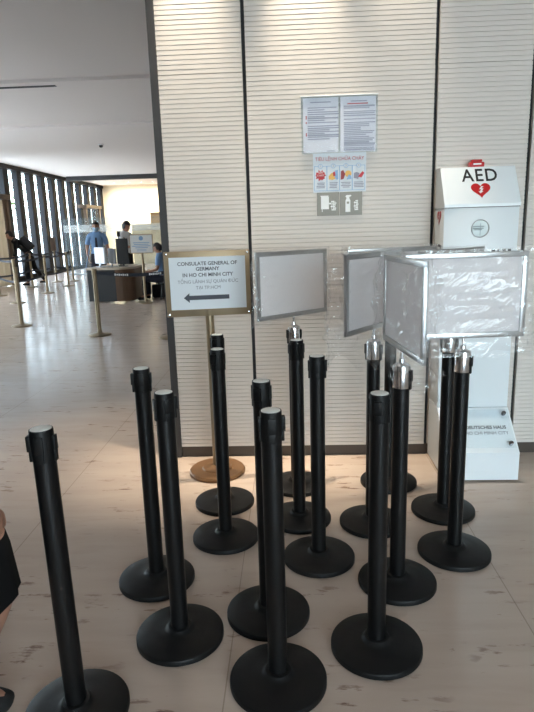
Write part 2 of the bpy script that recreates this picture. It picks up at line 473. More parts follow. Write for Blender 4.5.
b = bm_(); box(b, (-5.2, 9.73, ZC - .006), (3.1, .07, .012)); box(b, (-5.2, 9.73, ZC - .012), (3.04, .03, .004), mi=1)
tag(finish('ceiling_vent', b, [M_trim, M_core]), 'thin dark slot vent in the lobby ceiling at upper left', 'ceiling vent')
t = thing('smoke_detector', 'small dark detector on the lobby ceiling near the panel wall', 'smoke detector', (-4.95, 16.0, ZC))
b = bm_(); lathe(b, [(0, -.001), (.07, -.001), (.07, -.02), (.05, -.03), (0, -.03)], 20); finish('body', b, M_whitei, t, 40)
b = bm_(); lathe(b, [(0, -.03), (.045, -.03), (.05, -.06), (.03, -.085), (0, -.085)], 20); finish('sensor_head', b, M_core, t, 40)

# ------------------------------------------------------------------ black belt stanchions
def base_bm(r=.164):
    b = bm_()
    lathe(b, [(0, 0), (r - .006, 0), (r, .003), (r, .018), (r - .002, .0225), (r - .007, .0255), (r * .62, .032), (r * .36, .0365),
              (.050, .040), (.043, .050), (.0335, .053), (0, .053)], 56)
    return b
def post_bm(z1):
    b = bm_(); lathe(b, [(0, .05), (.0325, .05), (.0325, z1), (0, z1)], 32); return b
def clip_bm(kind):
    b = bm_(); d, w_, h_ = ((.0085, .026, .046), (.0045, .025, .044), (.0014, .024, .05))[kind]
    box(b, (.033 + d / 2, 0, .918), (d + .004, w_, h_), bev=min(.002, d * .4))
    box(b, (.0335 + d * .25, 0, .880), (d * .5 + .004, w_ * .8, .032), bev=min(.0015, d * .2))
    return b
def cap_bm():
    b = bm_(); lathe(b, [(0, .9545), (.0295, .9545), (.0295, .9612), (.028, .962), (0, .962)], 32); return b
def head_bm():
    b = bm_(); lathe(b, [(.0325, .865), (.0332, .868), (.0338, .873), (.0338, .957), (.0330, .9605), (.0302, .9605), (.0298, .955), (0, .955)], 36); return b
def make_stanchion():
    t = thing('belt_stanchion', '', 'stanchion')
    finish('base', base_bm(), M_black, t, 35)
    finish('post', post_bm(.872), M_blackpost, t, 40)
    finish('head', head_bm(), M_black, t, 40)
    finish('cap', cap_bm(), M_cap, t, 40)['label'] = 'pale grey top cap'
    for k, big in ((0, 1), (2, 0), (1, 2), (3, 2)):
        finish('belt_clip', clip_bm(big), M_black, t, 30, rot=(0, 0, k * PI / 2))
    return t
G1 = 'plain black belt posts'
plain = [
 ('A', -.711, 1.543, .08, 'black belt post alone at the left, nearest the woman in black'),
 ('B', -.614, 2.259, .12, 'taller-looking black belt post in the left pair, the farther one'),
 ('C', -.444, 1.900, 3.7, 'black belt post in the left pair, the nearer one overlapping its neighbour'),
 ('D', -.115, 2.028, 1.2, 'black belt post directly behind the front centre post, mostly hidden by it'),
 ('E', -.069, 1.677, 3.25, 'front centre black belt post with its base cut by the bottom edge'),
 ('F', -.347, 2.612, 1.15, 'black belt post in front of the brass arrow sign, the nearer of two'),
 ('G', -.394, 2.986, 1.3, 'black belt post beside the brass disc base, the farther of two'),
 ('H', .022, 2.795, .5, 'black belt post just in front of the leftmost plastic-wrapped sign post'),
 ('I', .105, 2.424, 3.1, 'black belt post right of centre with clips on both sides, before the empty left sign'),
 ('P', .284, 1.841, 1.3, 'front right black belt post with a clear round pale cap'),
]
proto = make_stanchion()
for i, (k, x, y, rz, lb) in enumerate(plain):
    o = proto if i == 0 else copy_tree(proto)
    o.location = (x, y, 0); o.rotation_euler = (0, -.011 if k == 'A' else 0, rz); o['label'] = lb; o['group'] = G1

# sign stanchions: chrome sleeve, rod and framed board
W, Hs, ZB = .52, .362, 1.016
def make_sign():
    t = thing('sign_stanchion', '', 'sign stand')
    finish('base', base_bm(), M_black, t, 35)
    finish('post', post_bm(.872), M_blackpost, t, 40)
    for k in (0, 2): finish('belt_clip', clip_bm(0), M_black, t, 30, rot=(0, 0, k * PI / 2))
    b = bm_(); lathe(b, [(0, .87), (.0345, .87), (.0352, .872), (.0352, .952), (.033, .960), (.022, .967), (.012, .970), (.0105, .985), (.006, .988), (.006, 1.022), (0, 1.022)], 36)
    finish('chrome_sleeve', b, M_chrome, t, 40)['label'] = 'polished chrome sleeve and rod'
    b = bm_(); fw_ = .024
    for c, s in (((0, 0, ZB + fw_ / 2), (W, .016, fw_)), ((0, 0, ZB + Hs - fw_ / 2), (W, .016, fw_)),
                 ((-W / 2 + fw_ / 2, 0, ZB + Hs / 2), (fw_, .0158, Hs - .002)), ((W / 2 - fw_ / 2, 0, ZB + Hs / 2), (fw_, .0158, Hs - .002))):
        box(b, c, s, bev=.003)
    fr = finish('sign_frame', b, M_alu, t, 30); fr['label'] = 'silver frame'
    b = bm_(); box(b, (0, 0, ZB + Hs / 2), (W - .03, .006, Hs - .03)); finish('insert_sheet', b, M_sheet, fr)['label'] = 'blank pale grey insert'
    return t
G2 = 'black posts topped with framed signs'
signs = [
 ('J', .012, 3.201, 42, 'leftmost framed blank sign on a black post, tilted towards the left'),
 ('K', .392, 2.744, 53, 'angled blank sign post just right of the wall plates, left of the edge-on sign'),
 ('L', .556, 3.226, 16, 'sign post farthest back in the right cluster, its board half hidden behind two others'),
 ('M', .429, 2.232, -84, 'nearly edge-on blank sign on the nearest of the right cluster posts'),
 ('N', .733, 2.465, 4, 'large blank silver sign right of the cluster, in front of the defibrillator cabinet'),
 ('O', .785, 2.870, 40, 'sign post hidden behind the large right sign, only its frame corner showing'),
]
ps = make_sign()
for i, (k, x, y, a, lb) in enumerate(signs):
    o = ps if i == 0 else copy_tree(ps)
    o.location = (x, y, 0); o.rotation_euler = (0, 0, math.radians(a)); o['label'] = lb; o['group'] = G2
    for ch in o.children:
        if ch.name.startswith('belt_clip'): ch.rotation_euler.z += math.radians(8 - a)

# crinkled plastic covers over the signs
def cover(k, x, y, a, label, l=.03, r=.03, up=.02, dn=.05, loose=.02, seed=0, amp=.012, slim=.02):
    amp *= 1.4
    b = bm_(); nu, nv = 76, 40; rings = []
    z0, z1 = ZB - dn, ZB + Hs + up
    for j in range(nv + 1):
        v = j / nv; z = z0 + (z1 - z0) * v; ring = []
        for i in range(nu):
            th = 2 * PI * i / nu; c, s = math.cos(th), math.sin(th)
            hx0, hx1 = W / 2 + l, W / 2 + r
            cx = math.copysign(abs(c) ** .35, c); sy = math.copysign(abs(s) ** .8, s)
            X = cx * (hx1 if c > 0 else hx0)
            thick = slim * (1 + 1.2 * (1 - v)) * (1 - .75 * max(0, v - .9) / .1)
            Y = sy * thick
            n = Vector((c * .3, s, 0))
            p = Vector((X * 9 + seed * 7.3, Y * 9 + s * .6, z * 9))
            d = noise.noise(p) * amp + abs(noise.noise(p * 2.6 + Vector((3, 1, 5)))) * amp * 1.1 - amp * .3
            d += (1 - abs(noise.noise(p * 1.4 + Vector((9, 4, seed))))) ** 6 * amp * .7
            if abs(X) < W / 2 + .004: d = max(d, .011 - abs(Y))
            X += c * abs(d) * 1.5 * (abs(c) > .75)
            Y += s * d + (0 if v > .5 else noise.noise(Vector((X * 4, seed, z * 3))) * loose * (1 - v * 2))
            zz = z
            if v < .12: zz += noise.noise(Vector((X * 6 + seed * 3, s, 0))) * loose * 1.6 * (1 - v / .12)
            ring.append((X, Y, zz))
        rings.append(ring)
    loft(b, rings, cap=False)
    b.verts.ensure_lookup_table()
    b.faces.new(b.verts[-nu:])
    o = finish('plastic_cover', b, M_bag, None, 25, loc=(x, y, 0), rot=(0, 0, math.radians(a)))
    tag(o, label, 'plastic cover', 'clear plastic bags over the signs')
SP = {k: (x, y, a) for k, x, y, a, _ in signs}
cover('J', *SP['J'], 'tight clear plastic cover on the leftmost blank sign', .022, .012, .012, .02, .012, 1, .008, .016)
cover('K', *SP['K'], 'loose clear plastic bag hanging left and below the angled sign right of the wall plates', .11, .03, .01, .10, .05, 2, .016, .03)
cover('L', *SP['L'], 'clear plastic cover on the farthest back sign of the right cluster', .02, .02, .012, .05, .03, 3, .010, .018)
cover('M', *SP['M'], 'baggy clear plastic cover on the nearly edge-on sign, sagging at its lower right', .006, .02, .015, .075, .06, 4, .016, .036)
cover('N', *SP['N'], 'shiny crinkled plastic cover on the large sign before the defibrillator cabinet', .004, .035, .012, .07, .04, 5, .016, .026)
cover('O', *SP['O'], 'clear plastic cover on the sign hidden behind the large right sign', .015, .012, .008, .03, .02, 6, .008, .016)

# ------------------------------------------------------------------ brass arrow sign
t = thing('arrow_sign_stand', 'brass floor stand with a white arrow notice beside the wall corner', 'sign stand', (-.488, 3.415, 0), math.radians(9))
b = bm_(); lathe(b, [(0, 0), (.170, 0), (.176, .005), (.176, .016), (.168, .026), (.095, .030), (.088, .038), (.05, .041), (.034, .052), (.025, .055), (0, .055)], 56); finish('base', b, M_brassd, t, 35)
b = bm_(); lathe(b, [(0, .05), (.0255, .05), (.0255, 1.03), (0, 1.03)], 24); finish('post', b, M_brass, t, 40)
bw, bh, zb = .495, .378, 1.005
b = bm_(); box(b, (0, -.034, zb + bh / 2), (bw, .018, bh), bev=.004)
brd = finish('sign_board', b, M_brass, t, 30)
b = bm_(); box(b, (0, -.0445, zb + bh / 2 + .004), (bw - .055, .003, bh - .075)); pp = finish('notice_sheet', b, M_paper, brd); pp['label'] = 'white printed notice'
b = bm_()
for sx in (-1, 1):
    for sz in (-1, 1): lathe(b, [(0, .006), (.006, .005), (.008, 0), (0, 0)], 14, at(sx * (bw / 2 - .014), -.043, zb + bh / 2 + sz * (bh / 2 - .014)))
finish('corner_screws', b, M_chrome, brd)
b = bm_(); zt = zb + bh
for s, dz, sz, mi, bo in (('CONSULATE GENERAL OF', .072, .029, 0, .0006), ('GERMANY', .103, .029, 0, .0006), ('IN HO CHI MINH CITY', .137, .029, 0, .0006),
                      ('TỔNG LÃNH SỰ QUÁN ĐỨC', .176, .027, 1, 0), ('TẠI TP.HCM', .211, .027, 1, 0)):
    text_into(b, s, sz, at(.0, -.0462, zt - dz), mi, bold=bo)
prism(b, [(-.155, 0), (-.122, .028), (-.122, .0125), (.11, .0125), (.11, -.0125), (-.122, -.0125), (-.122, -.028)], .001, at(.01, -.046, zt - .268))
finish('lettering', b, [M_ink, M_ink2], pp)

# ------------------------------------------------------------------ notices on the ribbed wall
def X_(px): return px
t = thing('notice_holder', 'clear wall holder with two printed regulation pages, topmost on the ribbed wall', 'notice', (.306, WY - .012, 1.927))
b = bm_(); box(b, (0, .006, .157), (.450, .004, .318), bev=.001); finish('back_plate', b, M_acry, t)
rl = random.Random(3)
for s in (-1, 1):
    b = bm_(); box(b, (s * .110, .0015, .157), (.208, .002, .306))
    z = .285
    if s > 0:
        for w in (.12, .15): box(b, (.11 + rl.uniform(-.01, .01), .0002, z), (w * .8, .0006, .006), mi=1 if w < .13 else 2); z -= .014
    else:
        box(b, (-.11, .0002, z), (.12, .0006, .006), mi=1); z -= .03
    zlim = .012 if s > 0 else .075
    while z > zlim:
        w = rl.choice((.15, .17, .18, .185, .185, .10, .13)); x0 = -.195 if s < 0 else .018
        if rl.random() < .93: box(b, (x0 + .008 + w / 2, .0002, z), (w, .0006, .0062 if rl.random() < .8 else .0095), mi=1)
        if s < 0 and rl.random() < .3: box(b, (x0, .0002, z), (.007, .0006, .008), mi=2)
        z -= rl.choice((.0098, .0098, .0098, .012))
    box(b, (s * .11 + .06, .0002, .012), (.05, .0006, .004), mi=1)
    pg = finish('printed_page', b, [mat('lilac_page', rgb(226, 223, 232), .6), mat('page_print', rgb(160, 160, 178), .6), M_red], t)
b = bm_(); box(b, (0, -.0035, .157), (.446, .003, .316), bev=.0008); finish('front_cover', b, M_acry, t)
b = bm_(); box(b, (0, .002, .319), (.455, .014, .006), bev=.001); finish('top_rail', b, M_whitei, t)

t = thing('fire_poster', 'white fire instruction poster with red heading and four picture boxes, on the ribbed wall', 'poster', (.307, WY - .0045, 1.70))
b = bm_(); box(b, (0, .001, .1135), (.318, .003, .227)); pp = finish('poster_sheet', b, M_paper, t)
b = bm_(); text_into(b, 'TIÊU LỆNH CHỮA CHÁY', .0285, at(0, -.0012, .193), 0, bold=.0, sx=.93); finish('heading', b, M_red, pp)['label'] = 'red heading lettering'
b = bm_()
for i in range(4):
    cx = -.114 + i * .076
    for c, s in (((cx - .037, .082), (.0025, .142)), ((cx + .037, .082), (.0025, .142)), ((cx, .011), (.076, .0025)), ((cx, .153), (.076, .0025))):
        box(b, (c[0], -.001, c[1]), (s[0], .0008, s[1]), mi=0)
    ring = Matrix.Translation((cx, -.0016, .153)) @ FACE
    lathe(b, [(0, 0), (.0135, 0), (.0135, .0006), (0, .0006)], 20, ring, 0)
    lathe(b, [(0, .0005), (.011, .0005), (.011, .0009), (0, .0009)], 20, ring, 1)
    text_into(b, str(i + 1), .019, at(cx, -.0027, .153), 2, depth=.0002)
    for k in range(4): box(b, (cx + rl.uniform(-.003, .003), -.001, .056 - k * .009), (rl.uniform(.04, .06), .0006, .0045), mi=2)
finish('picture_boxes', b, [M_blue, M_paper, M_print], pp)
b = bm_()
star = []
for i in range(20):
    r = (.034 if i % 2 == 0 else .024) * (1 + .12 * math.sin(i * 2.3)); a = 2 * PI * i / 20
    star.append((r * 1.02 * math.cos(a), r * .95 * math.sin(a)))
prism(b, star, .0008, at(-.114, -.0012, .100))
text_into(b, 'KHI\nCHÁY', .016, at(-.114, -.0024, .108), 1, depth=.0002)
prism(b, [(-.024, -.022), (-.004, -.026), (.026, -.016), (.024, .004), (.004, .018), (-.012, .012), (-.026, -.004)], .0008, at(-.040, -.0012, .098), 2)
prism(b, [(.010, -.01), (.024, -.028), (.033, -.022), (.030, .03), (.012, .026)], .0009, at(-.040, -.0015, .100), 3)
prism(b, [(.002, -.006), (.016, -.004), (.012, .022), (.0, .016)], .0009, at(-.040, -.0019, .100), 0)
lathe(b, [(0, 0), (.019, 0), (.019, .0008), (0, .0008)], 18, at(.052, -.0012, .106), 2)
prism(b, [(-.032, -.03), (-.014, -.026), (-.004, .002), (-.016, .026), (-.03, .02)], .0009, at(.038, -.0015, .102), 4)
prism(b, [(.004, -.03), (.034, -.026), (.03, -.008), (.016, .0)], .0009, at(.038, -.0015, .102), 3)
prism(b, [(-.03, -.02), (-.002, -.026), (.006, .006), (-.01, .014), (-.028, .01)], .0008, at(.114, -.0012, .100), 5)
prism(b, [(-.004, -.018), (.018, -.022), (.034, .004), (.024, .014), (.01, .0)], .0009, at(.114, -.0015, .104), 0)
finish('pictures', b, [M_red, M_whitei, M_yel, M_blue, M_dred, M_print], pp)

def plate(x, label):
    t = thing('equipment_sign', label, 'sign plate', (x, WY - .006, 1.563), 0, 'grey equipment plates under the fire poster')
    b = bm_(); box(b, (0, .002, .069), (.134, .006, .138), bev=.0012); return t, finish('plate', b, M_plate, t)
t, pl = plate(.237, 'left grey plate under the fire poster, with a white hose cabinet symbol')
b = bm_(); pr = at(0, -.0014, .069)
prism(b, [(-.046, .05), (.002, .05), (.002, .044), (.005, .044), (.005, -.03), (-.034, -.03), (-.034, -.046), (-.038, -.046), (-.038, -.03), (-.043, -.03), (-.043, .044), (-.046, .044)], .001, pr)
box(b, (.012, -.0018, .072), (.012, .001, .010))
for k in range(6): box(b, (.034 + .006 * math.sin(k * 2.2), -.0018, .034 + k * .010), (.026 - .006 * (k % 2), .001, .0065))
for k in range(3): box(b, (.022 + k * .010, -.0019, .060), (.003, .001, .05))
finish('symbol', b, M_whitei, pl)
t, pl = plate(.376, 'right grey plate under the fire poster, with a white extinguisher symbol')
b = bm_()
prism(b, [(-.034, -.05), (-.004, -.05), (-.004, .018), (-.010, .03), (-.010, .038), (.002, .044), (.0, .050), (-.028, .050), (-.036, .040), (-.030, .038), (-.028, .03), (-.034, .018)], .001, pr)
box(b, (-.019, -.0026, .074), (.014, .0008, .012), mi=1)
for k in range(6): box(b, (.032 + .005 * math.sin(k * 2.6), -.0018, .032 + k * .0105), (.022 - .006 * (k % 2), .001, .0065))
for k in range(3): box(b, (.022 + k * .009, -.0019, .058), (.003, .001, .046))
finish('symbol', b, [M_whitei, M_plate], pl)

# ------------------------------------------------------------------ defibrillator cabinet
ax0, ax1, yb_ = .884, 1.312, WY - .002
acx, aw = (ax0 + ax1) / 2, ax1 - ax0
t = thing('defibrillator_cabinet', 'tall white defibrillator cabinet with red heart, standing against the ribbed wall', 'defibrillator cabinet', (acx, 3.46, 0))
def side_prism(bm, prof, x0, x1, mi=0):       # prof in (y,z), extruded along x
    a = [bm.verts.new((x0, y, z)) for y, z in prof]; c = [bm.verts.new((x1, y, z)) for y, z in prof]; n = len(prof)
    fs = [bm.faces.new(a), bm.faces.new(c[::-1])] + [bm.faces.new((a[i], a[(i + 1) % n], c[(i + 1) % n], c[i])) for i in range(n)]
    for f in fs: f.material_index = mi
    return fs
yy = lambda v: v - 3.46
h2 = aw / 2
b = bm_()
side_prism(b, [(yy(3.222), .012), (yy(3.222), .182), (yy(3.445), .388), (yy(yb_), .388), (yy(yb_), .012)], -h2 + .0005, h2 - .0005)
box(b, (0, yy(3.47), .006), (aw - .03, .36, .012), mi=1)
base = finish('base', b, [M_aed, M_core], t)
b = bm_(); box(b, (0, yy((3.45 + yb_) / 2), .985), (aw - .004, yb_ - 3.45, 1.192), bev=.003); colm = finish('column', b, M_aed, t, 30)
b = bm_(); side_prism(b, [(yy(3.437), 1.583), (yy(3.437), 1.60), (yy(3.565), 1.812), (yy(yb_), 1.812), (yy(yb_), 1.583)], -h2, h2); hood = finish('hood', b, M_aed, t)
b = bm_(); box(b, (0, yy(3.4445), 1.5815), (aw - .006, .012, .003)); finish('hood_gap', b, M_core, t)
# acrylic plaque on the slope
sl = math.atan2(.388 - .182, 3.445 - 3.222)            # slope angle of the base front
smid = Vector((0, yy((3.222 + 3.445) / 2), (.182 + .388) / 2))
SM = Matrix.Translation(smid) @ Matrix.Rotation(sl, 4, 'X')    # local x right, y up the slope, z outwards
b = bm_(); box(b, (0, 0, .016), (aw - .03, .255, .005), SM, bev=.001); plq = finish('plaque', b, M_acry, base); plq['label'] = 'clear acrylic plaque'
b = bm_()
for sx in (-1, 1):
    for sy in (-1, 1): lathe(b, [(0, 0), (.009, 0), (.009, .012), (.0125, .012), (.0125, .026), (.010, .028), (0, .028)], 20, SM @ Matrix.Translation((sx * (aw / 2 - .042), sy * .100, 0)))
finish('standoff_screws', b, mat('dull_steel', rgb(120, 120, 124), .25, 1.), plq, 40)
b = bm_(); text_into(b, 'DEUTSCHES HAUS', .0295, SM @ Matrix.Translation((.045, .004, .0195)), 0, bold=.0006, sx=.98); text_into(b, 'HO CHI MINH CITY', .0295, SM @ Matrix.Translation((.045, -.034, .0195)), 1, sx=.98)
finish('lettering', b, [M_ink, M_ink2], plq)
# hood lettering and heart
hs = math.atan2(.212, 3.565 - 3.437)
HM = Matrix.Translation((0, yy(3.501), 1.706)) @ Matrix.Rotation(hs, 4, 'X')
def heart_pts(s, n=44):
    out = []
    for i in range(n):
        a = 2 * PI * i / n
        out.append((s * 16 * math.sin(a) ** 3 / 17, s * (13 * math.cos(a) - 5 * math.cos(2 * a) - 2 * math.cos(3 * a) - math.cos(4 * a)) / 17))
    return out
BOLT = [(.10, .62), (-.22, .02), (.02, .06), (-.16, -.40), (-.30, -.36), (-.10, -.78), (.26, -.38), (.10, -.40), (.30, .20), (.06, .16), (.34, .58)]
b = bm_(); text_into(b, 'AED', .118, HM @ Matrix.Translation((.004, .062, .0008)), 0, bold=.0014, sx=.85, space=1.12); finish('aed_lettering', b, M_black_i, hood)
b = bm_(); prism(b, heart_pts(.058), .0012, HM @ Matrix.Translation((.0, -.030, .0004)))
prism(b, [(x * .050, y * .034) for x, y in BOLT], .0008, HM @ Matrix.Translation((.0, -.030, .0018)), 1)
finish('heart_emblem', b, [M_redp, M_whitei], hood)['label'] = 'red heart with white bolt'
# left side heart and lettering
LM = Matrix(((0, 0, -1, -h2 + .0012), (-1, 0, 0, 0), (0, 1, 0, 0), (0, 0, 0, 1)))
b = bm_(); prism(b, heart_pts(.046), .0012, LM @ Matrix.Translation((-yy(3.555), 1.535, 0)))
prism(b, [(x * .036, y * .036) for x, y in BOLT], .0008, LM @ Matrix.Translation((-yy(3.555), 1.533, .0014)), 1)
finish('side_heart', b, [M_redp, M_whitei], colm)
b = bm_(); text_into(b, 'AED', .115, LM @ Matrix.Translation((-yy(3.555), 1.33, .0006)) @ Matrix.Rotation(0, 4, 'Z'), 0, bold=.002, sx=.62); finish('side_lettering', b, M_black_i, colm)
# round viewing window
b = bm_(); WM = Matrix.Translation((-.004, yy(3.45), 1.462)) @ FACE @ Matrix.Diagonal((.88, .88, 1, 1))
lathe(b, [(.052, 0), (.058, 0), (.058, .003), (.054, .004), (.052, .003), (.052, 0)], 40, WM, 0)
lathe(b, [(0, .0006), (.052, .0006), (.052, .0016), (0, .0016)], 40, WM, 1)
for zz, w in ((.012, .075), (.001, .07), (-.006, .05)): box(b, (-.016, yy(3.4482), 1.462 + zz), (w * .9, .0006, .006), mi=2)
box(b, (-.004, yy(3.4480), 1.457), (.004, .0006, .07), mi=2)
finish('round_window', b, [M_alu, mat('grey_green_glass', rgb(176, 190, 188), .12), mat('window_grey_bars', rgb(128, 140, 142), .4)], colm, 40)  # last material: thin grey bars across the window disc
b = bm_(); text_into(b, 'LASER', .040, at(.118, yy(3.4495), 1.276), 0, bold=.0006) if False else [box(b, (.078 + k * .030, yy(3.449), 1.336), (.018, .001, .012)) for k in range(4)]
finish('front_lettering', b, M_black_i, colm)
# red alarm light on top
b = bm_(); box(b, (0, .0, .015), (.085, .05, .03), bev=.006); box(b, (0, .0, .037), (.06, .042, .014), bev=.005); box(b, (0, -.026, .018), (.045, .003, .008), mi=1)
bl = finish('alarm_light', b, [M_redp, M_whitei], hood, 40, loc=(.004, yy(3.61), 1.8122)); bl['label'] = 'red alarm light on the hood'

# ------------------------------------------------------------------ lobby queue posts
def make_brass_post():
    t = thing('brass_post', '', 'stanchion')
    b = bm_(); lathe(b, [(0, 0), (.165, 0), (.17, .006), (.165, .018), (.09, .034), (.04, .045), (.03, .06), (0, .06)], 32); finish('base', b, M_brass, t, 40)
    b = bm_(); lathe(b, [(0, .05), (.032, .05), (.032, .9), (.037, .905), (.037, .985), (.03, .992), (0, .992)], 20); finish('post', b, M_brass, t, 40)
    return t
G3 = 'brass queue posts in the lobby'
BP = dict(s1=(-2.89, 8.49), s2=(-4.57, 9.54), s3=(-6.22, 12.92), s4=(-6.40, 15.02), s5=(-7.63, 16.92), s6=(-7.54, 18.5), s7=(-7.46, 14.57), s8=(-6.56, 16.94), s9=(-7.07, 18.72), s10=(-1.75, 8.15))
BL = dict(s1='nearest brass queue post, in front of the lobby desk', s2='brass queue post at the left edge nearest the viewer, before the bending man',
          s3='thin brass queue post directly behind the nearest left-edge post', s4='brass queue post right of the bending man and left of the guard',
          s5='brass queue post at the feet of the bending man', s6='brass queue post carrying the small brown sign',
          s7='brass queue post cut by the left edge', s8='brass queue post among window reflections, the nearer of two left of the guard',
          s9='brass queue post among window reflections, the farther of two left of the guard', s10='brass queue post holding the lettered belt behind the ribbed wall')
pb = make_brass_post(); posts = {}
for i, k in enumerate(BP):
    o = pb if i == 0 else copy_tree(pb)
    o.location = (*BP[k], 0); o['label'] = BL[k]; o['group'] = G3; posts[k] = o
def belt(a, b_, zs, white=False):
    """webbing pulled out of post a to post b_ (child of a)"""
    A, B = Vector((*BP[a], 0)), Vector((*BP[b_], 0)); d = (B - A); n = d.normalized(); L = d.length
    side = Vector((-n.y, n.x, 0))
    for z in zs:
        b = bm_(); N_ = 12; p0 = n * .038; rings = []
        for i in range(N_ + 1):
            s = .038 + (L - .076) * i / N_; sag = -.03 * 4 * (i / N_) * (1 - i / N_)
            c = n * s + Vector((0, 0, z + sag))
            rings.append([c + side * .001 + Vector((0, 0, .024)), c - side * .001 + Vector((0, 0, .024)), c - side * .001 - Vector((0, 0, .024)), c + side * .001 - Vector((0, 0, .024))])
        loft(b, rings)
        if white:
            for s0, s1 in ((.30, .50), (.78, .95)):
                for k in range(7):
                    s = L * (s0 + (s1 - s0) * k / 7); i = s / L
                    c = n * s + Vector((0, 0, z - .12 * i * (1 - i))) - side * .0025 * (1 if side.y > 0 else -1)
                    Mx = Matrix.Translation(c) @ Matrix.Rotation(math.atan2(n.y, n.x), 4, 'Z')
                    box(b, (0, 0, 0), (L * .018, .002, .022 if k % 2 else .03), Mx, mi=1)
        o = finish('belt', b, [M_navybelt, M_whitei], posts[a])
belt('s1', 's10', (.93,), True)
for p, q in (('s7', 's5'), ('s5', 's6'), ('s6', 's9'), ('s3', 's4'), ('s4', 's8'), ('s8', 's9'), ('s7', 's3')): belt(p, q, (.94, .48))
b = bm_(); box(b, (0, 0, 1.2), (.17, .02, .42), bev=.003); box(b, (0, 0, 1.0), (.02, .015, .03)); finish('sign_board', b, M_brown, posts['s6'])

# small white sign on a brass stand in front of the desk
t = thing('lobby_sign_stand', 'white notice board on a thin brass stand in front of the lobby desk', 'sign stand', (-3.13, 12.33, 0), .12)
b = bm_(); lathe(b, [(0, 0), (.16, 0), (.165, .006), (.16, .016), (.04, .035), (0, .035)], 32); finish('base', b, M_brass, t, 40)
b = bm_(); lathe(b, [(0, .03), (.028, .03), (.028, 1.08), (0, 1.08)], 16); finish('post', b, M_brass, t, 40)
b = bm_(); box(b, (0, -.03, 1.255), (.49, .02, .40), bev=.003); sb = finish('sign_frame', b, M_brass, t)
b = bm_(); box(b, (0, -.042, 1.255), (.455, .004, .365)); lathe(b, [(0, 0), (.045, 0), (.045, .001), (0, .001)], 16, at(0, -.044, 1.37), 1)
for k, w in enumerate((.34, .3, .38, .26)): box(b, (0, -.0445, 1.28 - k * .035), (w, .001, .012), mi=1)
for k in range(2): box(b, (0, -.0445, 1.135 - k * .025), (.2, .001, .008), mi=1)
finish('notice_sheet', b, [M_whitei, M_blue], sb)

# ------------------------------------------------------------------ lobby desk and what stands on it
t = thing('reception_desk', 'curved lobby desk with charcoal front and brown wooden end', 'desk', (-3.95, 13.0, 0))
O = Vector((-3.95, 13.0))
arc = [(-3.80 + .37 * math.sin(a), 12.84 - .37 * math.cos(a)) for a in [i * PI / 2 / 8 for i in range(9)]]
outline = [(-4.46, 12.56)] + arc + [(-3.43, 13.75), (-4.40, 13.75)]
loc = [(x - O.x, y - O.y) for x, y in outline]
b = bm_(); prism(b, loc, .045, Matrix.Translation((0, 0, .715))); finish('desk_top', b, M_top, t)
def wallstrip(bm, pts, z0, z1, th):
    cx = sum(p[0] for p in pts) / len(pts); rr = []
    for i, p in enumerate(pts):
        q0, q1 = pts[max(0, i - 1)], pts[min(len(pts) - 1, i + 1)]
        d = Vector((q1[0] - q0[0], q1[1] - q0[1])).normalized(); n = Vector((-d.y, d.x)) * th
        rr.append([(p[0], p[1], z0), (p[0] + n.x, p[1] + n.y, z0), (p[0] + n.x, p[1] + n.y, z1), (p[0], p[1], z1)])
    loft(bm, rr)
ins = [(x * .97, y * .94) for x, y in loc]
b = bm_(); wallstrip(b, [ins[11], ins[0], ins[1]], .03, .715, .03); finish('front_panel', b, M_desk, t)
b = bm_(); wallstrip(b, ins[1:11], .03, .715, .03); finish('curved_panel', b, M_wood, t)
def monitor(x, y, rz, w, h, shell, label, z=.76, lift=.09):
    t = thing('monitor', label, 'monitor', (x, y, z), rz, 'monitors on the lobby desk')
    b = bm_(); box(b, (0, 0, .006), (.2, .16, .012), bev=.003); box(b, (0, .02, lift / 2 + .03), (.05, .02, lift + .05)); finish('stand', b, shell, t)
    b = bm_(); box(b, (0, 0, lift + h / 2), (w, .045, h), bev=.012); finish('shell', b, shell, t)
    b = bm_(); box(b, (0, -.0245, lift + h / 2), (w - .03, .004, h - .03)); finish('screen', b, M_screen, t)
monitor(-4.24, 12.95, math.radians(135), .46, .36, M_mon, 'white monitor at the left end of the lobby desk', lift=.07)
monitor(-3.98, 12.98, math.radians(130), .36, .34, mat('grey_monitor_shell', rgb(150, 154, 160), .4), 'grey monitor in the middle of the lobby desk', lift=.06)
monitor(-3.73, 12.95, math.radians(200), .26, .56, mat('dark_monitor_shell', rgb(46, 48, 52), .4), 'dark upright monitor on the lobby desk before the person in white', lift=.05)
t = thing('desk_camera', 'thin black camera pole on the lobby desk, taller than the monitors', 'camera', (-3.86, 13.2, .76))
b = bm_(); lathe(b, [(0, 0), (.06, 0), (.06, .012), (.014, .02), (.012, .66), (0, .66)], 16); finish('pole', b, M_blackc, t, 40)
b = bm_(); box(b, (0, 0, .71), (.06, .08, .12), bev=.01); finish('camera_head', b, M_blackc, t)
t = thing('handbag', 'black bag on the floor under the wooden end of the lobby desk', 'bag', (-3.02, 13.4, 0), .3)
b = bm_(); box(b, (0, 0, .15), (.42, .18, .30), bev=.04); finish('bag_body', b, M_blackc, t, 50)
b = bm_(); tube(b, [(-.1, 0, .29), (-.09, 0, .40), (0, 0, .45), (.09, 0, .40), (.1, 0, .29)], .009); finish('bag_handle', b, M_blackc, t, 60)

